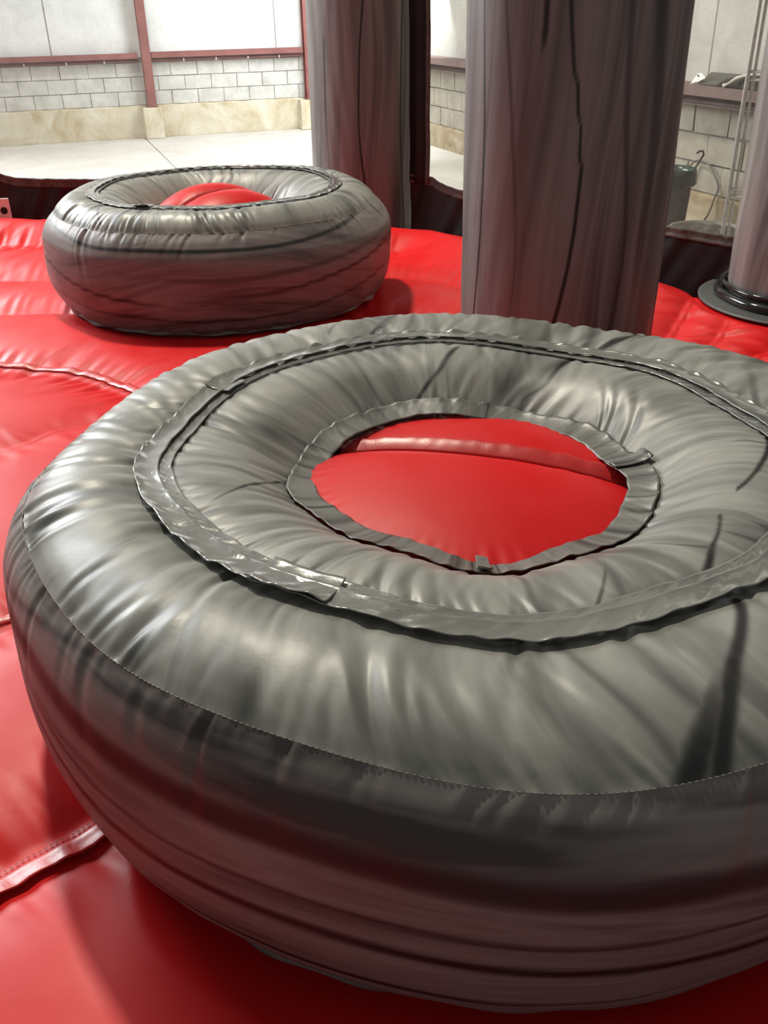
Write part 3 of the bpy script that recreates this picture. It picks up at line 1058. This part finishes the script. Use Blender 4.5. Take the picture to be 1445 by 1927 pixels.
LEFTP = dict(
    wob=0.35,
    top_ink=[[(0.72, 4.25, .004, .7), (0.80, 4.25, .006, .8), (0.89, 4.22, .005, .8)],
             [(0.76, 3.95, .003, .3), (0.82, 4.02, .006, .7), (0.89, 4.15, .006, .8)]],
    side_ink=[[(1.5, 0.50, .003, 0), (2.1, 0.49, .006, .7), (2.7, 0.455, .008, .85), (3.1, 0.445, .009, .9), (3.6, 0.45, .008, .85), (4.1, 0.50, .009, .8), (4.4, 0.54, .005, .3)],
              [(1.3, 0.38, .004, .5), (1.9, 0.33, .006, .8), (2.4, 0.26, .007, .85), (2.8, 0.20, .008, .85), (3.1, 0.165, .004, 0)],
              [(2.9, 0.19, .003, 0), (3.5, 0.22, .010, .6), (4.1, 0.30, .007, .85), (4.7, 0.37, .006, .8), (5.2, 0.38, .004, 0)],
              [(1.4, 0.22, .005, .5), (2.2, 0.16, .010, .5), (3.0, 0.095, .006, .6), (3.6, 0.10, .006, .6), (4.3, 0.18, .007, .7), (5.0, 0.22, .005, .3)],
              [(2.5, 0.12, .003, 0), (2.75, 0.125, .012, .75), (2.95, 0.13, .004, 0)],
              [(2.6, 0.34, .01, 0), (3.3, 0.30, .016, .5), (4.0, 0.36, .010, .5), (4.7, 0.42, .01, 0)]],
    inner=[(0.395, 0.40), (0.41, 0.43), (0.44, 0.475), (0.50, 0.535), (0.57, 0.580), (0.63, 0.597), (0.67, 0.597), (0.69, 0.592)],
    outer=[(0.685, 0.592), (0.71, 0.600), (0.74, 0.606), (0.78, 0.606), (0.82, 0.597), (0.855, 0.578), (0.885, 0.552), (0.905, 0.524)],
    side=[(0.905, 0.524), (0.945, 0.485), (0.975, 0.44), (0.995, 0.39), (1.003, 0.28), (0.985, 0.15), (0.945, 0.05), (0.905, 0.002)],
    tape=dict(r0=0.650, r1=0.718, z=0.601, lift=0.003, patches=[(math.radians(-118), math.radians(8))]),
    flap=dict(r0=0.375, r1=0.425, z0=0.452, z1=0.462, lift=0.004, lw=0.003, patches=[]),
    cushion=dict(r=0.40, z=0.452, dome=0.165, dep=0.05, w=0.07, ang=math.radians(38), off=-0.03, flap=0.02),
)
ring(LEFT, 0.0, 'smaller-looking grey marbled inflatable ring behind, at upper left', LEFTP, 1100, 64, 8, 0.8)

# ------------------------------------------------------------------ inflatable columns
def column(c, R, z0, z1, label, seed, nz=220, nt=640, collar=False, ink=(), lean=(0, 0)):
    e = empty('inflatable_column', (c[0], c[1], z0))
    tag(e, label, 'inflatable column')
    th = np.linspace(0, TAU, nt, endpoint=False)
    z = np.linspace(0, z1 - z0, nz)
    T, Zg = np.meshgrid(th, z, indexing='ij')
    H = z1 - z0
    r = R + 0.006 * np.sin(T * 3 + Zg * 1.1 + seed) + 0.0025 * waves(T * 1.0 + 0.25 * np.sin(Zg * 2 + seed), seed, [9, 14, 23, 31])
    r = r - 0.05 * np.exp(-Zg / 0.05) - 0.10 * np.exp(-(H - Zg) / 0.10)
    r = r + 0.003 * waves(Zg, seed + 4, [12, 19, 31]) * np.exp(-Zg / 0.35)
    V = np.stack([np.cos(T) * r + lean[0] * Zg, np.sin(T) * r + lean[1] * Zg, Zg], -1)
    # closed top: dome
    rings_top = []
    for k, (fr, dz) in enumerate(((0.75, 0.06), (0.45, 0.11), (0.15, 0.13), (0.001, 0.135))):
        rings_top.append(np.stack([np.cos(th) * r[:, -1] * fr + lean[0] * H, np.sin(th) * r[:, -1] * fr + lean[1] * H, np.full(nt, H + dz)], -1)[:, None, :])
    V = np.concatenate([V] + rings_top, 1)
    Zf = V[..., 2]
    Tf = T[:, :1] + 0 * Zf
    t = Tf + 0.09 * np.sin(Zf * 2.3 + 0.6 + seed * 0.2)
    flow = np.stack([np.cos(t) * 3.4, np.sin(t) * 3.4, Zf * 0.30 + seed * 1.7], -1)
    rl = np.random.RandomState(seed + 77)
    lines = list(ink)
    for k in range(4):
        a0 = rl.uniform(0, PI)
        zs_ = np.linspace(0, H, 9)
        lines.append([(q, a0 + 0.1 * math.sin(2.3 * q + k) + rl.uniform(-.03, .03), rl.uniform(.004, .010), rl.choice([0, .5, .8])) for q in zs_])
    inkv = ink_lines(Tf, Zf, lines, R, True, 1.25)
    link_mesh('column_skin', grid_mesh('column_skin', V, True, flow, inkv), M['vinyl_column'], e)
    # base weld seam
    rr = R - 0.004
    pts = [(math.cos(a) * rr, math.sin(a) * rr, 0.05 + 0.004 * math.sin(9 * a)) for a in np.linspace(0, TAU, 120)]
    tube_obj('base_seam', pts, 0.006, M['vinyl_column'] if not collar else M['gloss_black'], e, 8)
    return e


column((0.83, 4.20), 0.45, -0.02, 4.6, 'wide grey marbled inflatable column in the centre, rising behind the foreground ring', 2,
       ink=[[(0.0, -2.78, .005, .9), (0.5, -2.62, .005, .9), (1.0, -2.58, .006, .9), (1.5, -2.66, .006, .85), (2.2, -2.72, .005, .8), (3.0, -2.6, .006, .8)],
            [(0.0, -1.92, .010, .9), (0.55, -1.66, .007, .95), (0.9, -1.63, .007, .95), (1.10, -1.62, .004, .9), (1.13, -1.70, .006, .95), (1.5, -1.83, .007, .95), (2.2, -1.95, .009, .9), (3.0, -1.9, .006, .8)],
            [(1.32, -2.05, .002, 0), (1.40, -2.02, .010, .85), (1.7, -2.02, .010, .8), (2.0, -2.05, .003, 0)],
            [(0.2, -0.98, .012, .0), (0.6, -0.93, .022, .55), (1.1, -0.92, .025, .6), (1.6, -1.05, .030, .6), (2.3, -1.0, .03, .5)],
            [(0.0, -1.25, .010, .5), (0.6, -1.12, .008, .5), (1.2, -1.28, .012, .5), (2.0, -1.36, .010, .5)],
            [(0.0, -2.25, .004, .3), (0.6, -2.16, .006, .3), (1.2, -2.3, .007, .5), (1.6, -2.42, .005, .5), (2.2, -2.4, .004, 0)]])
column((-0.07, 7.75), 0.445, -0.14, 4.6, 'dark marbled inflatable column farther back, behind the upper-left ring', 5,
       ink=[[(0.0, -1.55, .012, .8), (0.3, -1.60, .008, .85), (0.8, -1.72, .006, .85), (1.4, -1.66, .006, .85), (1.9, -1.52, .007, .8), (2.6, -1.5, .007, .8)],
            [(0.3, -2.30, .004, .3), (0.9, -2.36, .006, .6), (1.4, -2.32, .008, .7), (1.5, -2.3, .003, 0)],
            [(0.0, -0.9, .008, .8), (0.8, -0.98, .007, .8), (1.5, -0.92, .008, .8), (2.3, -0.82, .01, .8)],
            [(0.0, -0.62, .03, .6), (1.2, -0.60, .04, .7), (2.3, -0.55, .03, .7)]])
rc = column((2.37, 4.98), 0.42, 0.0, 4.6, 'inflatable column at the right edge, standing in a glossy black collar', 9, collar=True)


def annulus(name, r0, r1, z0, z1, mat, parent, n=160, m=10, zf=None):
    th = np.linspace(0, TAU, n, endpoint=False)
    v = np.linspace(0, 1, m)
    T, Vv = np.meshgrid(th, v, indexing='ij')
    r = r0 + (r1 - r0) * Vv
    z = z0 + (z1 - z0) * Vv
    if zf is not None:
        z = z + zf(T, Vv)
    me = grid_mesh(name, np.stack([np.cos(T) * r, np.sin(T) * r, z], -1), True)
    o = link_mesh(name, me, mat, parent)
    o.modifiers.new('thick', 'SOLIDIFY').thickness = 0.01
    return o


o = annulus('base_pad', 0.38, 0.56, 0.035, 0.012, M['pad'], rc)
o['label'] = 'flat charcoal pad round the column foot'
# glossy rolled collar, two lips
for k, (r, z, rad) in enumerate(((0.452, 0.055, 0.026), (0.438, 0.105, 0.014))):
    pts = [(math.cos(a) * (r + 0.004 * math.sin(7 * a + k)), math.sin(a) * (r + 0.004 * math.sin(7 * a + k)), z) for a in np.linspace(0, TAU, 140)]
    o = tube_obj('collar_roll', pts, rad, M['gloss_black'], rc, 12)

# ------------------------------------------------------------------ net enclosure: skirt, hem, net
def net_wall(a, b, label, hem_fn, s_pad=(0, 0), zb=-0.30, ztop=4.2, straps=(), cat='net wall', z_floor=None, seed=1):
    a, b = np.array(a, float), np.array(b, float)
    L = np.linalg.norm(b - a)
    d = (b - a) / L
    nrm = np.array([d[1], -d[0]])          # towards the play area
    e = empty('net_enclosure', (a[0], a[1], GZ), math.atan2(d[1], d[0]))
    tag(e, label, cat)
    n = 320
    s = np.linspace(0, L, n)
    hz = np.array([hem_fn(q) for q in s])
    # billow: skirt folds
    def fold(S, V):
        return 0.022 * waves(S + 0.25 * (1 - V), seed, [7, 13, 19]) * (1.2 - V) + 0.010 * waves(S - 0.3 * V, seed + 2, [29, 41])
    v = np.linspace(0, 1, 26)
    S, V = np.meshgrid(s, v, indexing='ij')
    z = (zb - GZ) * (1 - V) + (hz[:, None] - GZ) * V
    out = -fold(S, V)
    me = grid_mesh('skirt', np.stack([S, out, z], -1), False)
    sk = link_mesh('skirt', me, M['black'], e)
    sk.modifiers.new('thick', 'SOLIDIFY').thickness = 0.004
    sk['label'] = 'black vinyl lower skirt'
    # hem webbing, layered
    vv = np.linspace(0, 1, 7)
    S2, V2 = np.meshgrid(s, vv, indexing='ij')
    z2 = hz[:, None] - GZ - 0.030 + 0.068 * V2 + 0.002 * waves(S2, seed + 5, [60, 90])
    o2 = -fold(S2, np.ones_like(S2)) - 0.010 - 0.004 * np.sin(V2 * PI * 3)
    hm = link_mesh('hem_webbing', grid_mesh('hem_webbing', np.stack([S2, o2, z2], -1), False), M['hem'], e)
    hm.modifiers.new('thick', 'SOLIDIFY').thickness = 0.004
    # net pane
    v3 = np.linspace(0, 1, 12)
    s3 = np.linspace(0, L, 60)
    h3 = np.interp(s3, s, hz)
    S3, V3 = np.meshgrid(s3, v3, indexing='ij')
    z3 = (h3[:, None] + 0.03 - GZ) * (1 - V3) + (ztop - GZ) * V3
    o3 = -fold(S3, np.ones_like(S3)) * (1 - V3) - 0.004
    nt_ = link_mesh('net_pane', grid_mesh('net_pane', np.stack([S3, o3, z3], -1), False), M['net'], e)
    for sp, w, *bk in straps:
        vz = np.linspace(0, 1, 60)
        cc = np.array([0, 1.0])
        hz0 = float(np.interp(sp, s, hz))
        Zz = (hz0 - 0.03 - GZ) + (ztop - hz0 + 0.03) * vz
        x = sp + 0.005 * waves(vz, seed + 8, [40, 70])[:, None] + w * (cc[None, :] - 0.5)
        me = grid_mesh('side_strap', np.stack([x, np.full_like(x, -0.014), Zz[:, None] + 0 * x], -1), False)
        so = link_mesh('side_strap', me, M['black'] if bk else M['hem'], e)
        so.modifiers.new('thick', 'SOLIDIFY').thickness = 0.004
    return e


net_wall((-3.55, 7.95), (-0.53, 7.485), 'netting wall with black skirt behind the smaller-looking ring, left of the far column',
         lambda s: 0.266 + 0.06 * math.exp(-(s - 0.42) / 0.09) * (s > 0.42) + 0.06 * (s <= 0.42) + 0.02 * max(0, s - 2.2), straps=((0.40, 0.08),), seed=21)
net_wall((0.26, 7.345), (2.07, 5.33), 'netting wall with black skirt and brown hem behind the central column',
         lambda s: 0.255 + 0.07 * math.exp(-max(0, s - 0.24) / 0.14), straps=((0.195, 0.045), (0.09, 0.17, 'black')), seed=31)

# ------------------------------------------------------------------ clutter by the right wall
# bin with bag, hook rod
bx, by = 2.67, 8.60
bn = empty('waste_bin', (bx, by, GZ + 0.001))
tag(bn, 'dark green waste bin with bag against the right block wall, beside the central column', 'bin')
def lathe(name, prof, mat, parent, n=48, wob=0.0, seed=0, thick=0.0):
    th = np.linspace(0, TAU, n, endpoint=False)
    P = np.array(prof)
    T = th[:, None] + 0 * P[None, :, 0]
    r = P[None, :, 0] + wob * waves(T, seed, [4, 9, 15])
    V = np.stack([np.cos(T) * r, np.sin(T) * r, P[None, :, 1] + 0 * T], -1)
    o = link_mesh(name, grid_mesh(name, V, True), mat, parent)
    if thick:
        o.modifiers.new('thick', 'SOLIDIFY').thickness = thick
    return o
lathe('bin_body', [(0.001, 0.0), (0.15, 0.0), (0.16, 0.01), (0.185, 0.55), (0.20, 0.56), (0.20, 0.58), (0.185, 0.585), (0.175, 0.55), (0.15, 0.05), (0.001, 0.04)], M['bin'], bn)
lathe('bag_liner', [(0.165, 0.46), (0.180, 0.57), (0.195, 0.61), (0.210, 0.60), (0.218, 0.53), (0.222, 0.49), (0.205, 0.47)], M['bag'], bn, 60, 0.010, 4, 0.003)
lathe('rubbish_fill', [(0.001, 0.59), (0.06, 0.605), (0.12, 0.58), (0.163, 0.53)], M['bag'], bn, 40, 0.006, 6)
tube = [(bx + 0.10, by - 0.05, 0.00), (bx + 0.15, by - 0.06, 0.12), (bx + 0.20, by - 0.07, 0.22), (bx + 0.235, by - 0.07, 0.285),
        (bx + 0.225, by - 0.07, 0.315), (bx + 0.195, by - 0.07, 0.315), (bx + 0.170, by - 0.07, 0.298)]
o = tube_obj('hooked_rod', tube, 0.009, M['cane'])
tag(o, 'thin dark hooked rod sticking out of the dark green bin', 'rod')
# hose arc leaning on wall
hp = [tuple(q) for q in catmull([RW(a, 0.035 + b, c) for a, b, c in ((-0.70, 0.12, 0.02), (-0.66, 0.02, 0.145), (-0.56, 0, 0.155), (-0.45, 0, 0.12), (-0.36, 0, 0.05), (-0.30, 0, -0.04), (-0.28, 0.04, -0.13), (-0.28, 0.10, -0.30), (-0.32, 0.22, -0.425))], 40)]
tgt = tube_obj('hose', [Vector(p) for p in hp], 0.008, M['hose'])
tag(tgt, 'thin dull hose arching up against the right block wall, right of the bin', 'hose')
# round tray with dirt
tx, ty = 2.85, 8.02
tr = empty('round_tray', (tx, ty, GZ + 0.001))
tag(tr, 'low round grey tub filled with dark dirt behind the net hem, below the bin', 'tub')
lathe('tub_wall', [(0.27, 0.0), (0.275, 0.10), (0.30, 0.20), (0.315, 0.205), (0.315, 0.19), (0.29, 0.09), (0.285, 0.0)], M['tray'], tr, 64, 0.006, 3)
th = np.linspace(0, TAU, 90, endpoint=False)
rr = np.linspace(0, 0.292, 30)
T, Rr = np.meshgrid(th, rr, indexing='ij')
zz = 0.175 + 0.012 * np.sin(9 * Rr * np.cos(T) * 5) * np.cos(23 * Rr * np.sin(T)) + 0.03 * (1 - Rr / 0.29)
o = link_mesh('dirt', grid_mesh('dirt', np.stack([np.cos(T) * Rr, np.sin(T) * Rr, zz], -1), True), M['dirt'], tr)
o['kind'] = 'stuff'

# scaffold / ladder frame
fx, fy = 2.80, 7.5
lf = empty('ladder_frame', (fx, fy, GZ + 0.001), -0.35)
tag(lf, 'slim aluminium ladder-like frame standing behind the net, left of the right-edge column', 'ladder')
def tub(name, p, q, r, mat=M['alu']):
    return tube_obj(name, [p, tuple((np.array(p) + np.array(q)) / 2), q], r, mat, lf, 10)
for x, y, r in ((0.0, 0.0, 0.017), (0.045, 0.0, 0.012), (0.50, 0.0, 0.017)):
    tub('upright', (x, y, 0.0), (x, y, 4.2), r)
for zc in (0.56, 1.40, 2.24, 3.08):
    for dz in (0.0, 0.055):
        tub('rung', (0.0, 0.0, zc + dz), (0.50, 0.0, zc + dz), 0.012)
    for xx in (0.12, 0.25, 0.38):
        tub('rung_tie', (xx, 0, zc), (xx, 0, zc + 0.055), 0.006)

# shelf clutter on the girt
def at_r(s, out, z):
    return Vector(RW(s, out, z))
g0 = 0.816
bm = bmesh.new()
vs = [bm.verts.new(at_r(s, o_, z)) for s, o_, z in ((-0.60, 0.19, g0 + 0.004), (-0.62, 0.04, g0 + 0.085), (-0.05, 0.04, g0 + 0.085), (-0.22, 0.19, g0 + 0.004))]
f = bm.faces.new(vs)
r = bmesh.ops.extrude_face_region(bm, geom=[f])
for v in [q for q in r['geom'] if isinstance(q, bmesh.types.BMVert)]:
    v.co += Vector((0, 0, 0.012))
bmesh.ops.recalc_face_normals(bm, faces=bm.faces)
o = bm_obj('grey_board', bm, M['greyboard'])
tag(o, 'dusty grey board leaning on the brown girt, right of the white card', 'board')
bm = bmesh.new()
card = [(-0.675, 0.215, g0 + 0.004), (-0.57, 0.205, g0 + 0.030), (-0.49, 0.20, g0 + 0.062), (-0.555, 0.20, g0 + 0.098), (-0.61, 0.20, g0 + 0.090)]
vs = [bm.verts.new(at_r(*q)) for q in card]
f = bm.faces.new(vs)
r = bmesh.ops.extrude_face_region(bm, geom=[f])
for v in [q for q in r['geom'] if isinstance(q, bmesh.types.BMVert)]:
    v.co += Vector((0.004, 0.004, 0))
bmesh.ops.recalc_face_normals(bm, faces=bm.faces)
wc = bm_obj('white_card', bm, M['white'])
tag(wc, 'small white triangular card with a dark hole standing on the brown girt', 'card')
hb = bmesh.new()
bmesh.ops.create_uvsphere(hb, u_segments=10, v_segments=6, radius=0.008)
hd = bm_obj('hole_mark', hb, M['inkdot'], wc)
hd.location = at_r(-0.585, 0.212, g0 + 0.075)
# dark crumpled cloth
n1, n2 = 60, 40
s_ = np.linspace(0, 1, n1)
t_ = np.linspace(0, 1, n2)
Sg, Tg = np.meshgrid(s_, t_, indexing='ij')
base = np.zeros((n1, n2, 3))
O3, D3, N3 = np.array(OR_), np.array(DR), np.array(NR)
env = np.sin(Sg * PI) ** 0.5 * np.sin(np.clip(Tg, 0, 1) * PI) ** 0.6
hgt = g0 + 0.006 + env * (0.095 + 0.022 * waves(Sg * 6 + Tg * 3, 5, [3, 5, 9]) + 0.012 * waves(Sg * 9 - Tg * 8, 6, [4, 7]))
pos = O3 + D3 * (-0.36 + 0.85 * Sg)[..., None] + N3 * (0.205 - 0.15 * Tg)[..., None]
pos[..., 2] = hgt
o = link_mesh('crumpled_cloth', grid_mesh('crumpled_cloth', pos, False), M['cloth_dark'])
tag(o, 'dark crumpled cloth heaped on the brown girt beside the ladder frame', 'cloth')
path = [at_r(-0.20, 0.225, g0 + 0.018), at_r(-0.14, 0.235, g0 + 0.035), at_r(-0.04, 0.225, g0 + 0.085), at_r(0.08, 0.20, g0 + 0.115), at_r(0.20, 0.18, g0 + 0.125), at_r(0.38, 0.16, g0 + 0.12)]
P_ = catmull([tuple(p) for p in path], 24)
o = tube_obj('pale_rag', [tuple(p) for p in P_], [0.017 - 0.007 * abs(math.sin(i * .35)) for i in range(24)], M['cloth_pale'])
tag(o, 'pale twisted rag lying over the dark cloth on the brown girt', 'rag')

# white card with a dark mark at the far left rim of the mat
wt = empty('white_sign_card', (-3.06, 7.60, floor_z(-3.06, 7.60) + 0.004), 0.12)
tag(wt, 'white card with a black mark at the left edge, on the red rim', 'card')
bm = bmesh.new()
add_box(bm, (0, 0, 0.085), (0.17, 0.012, 0.17), 0, 0.004)
bm_obj('card_face', bm, M['white'], wt)
bm = bmesh.new()
bmesh.ops.create_cone(bm, cap_ends=True, segments=20, radius1=0.028, radius2=0.028, depth=0.003)
o = bm_obj('black_mark', bm, M['inkdot'], wt)
o.rotation_euler = (PI / 2, 0, 0)
o.location = (0.035, -0.008, 0.075)
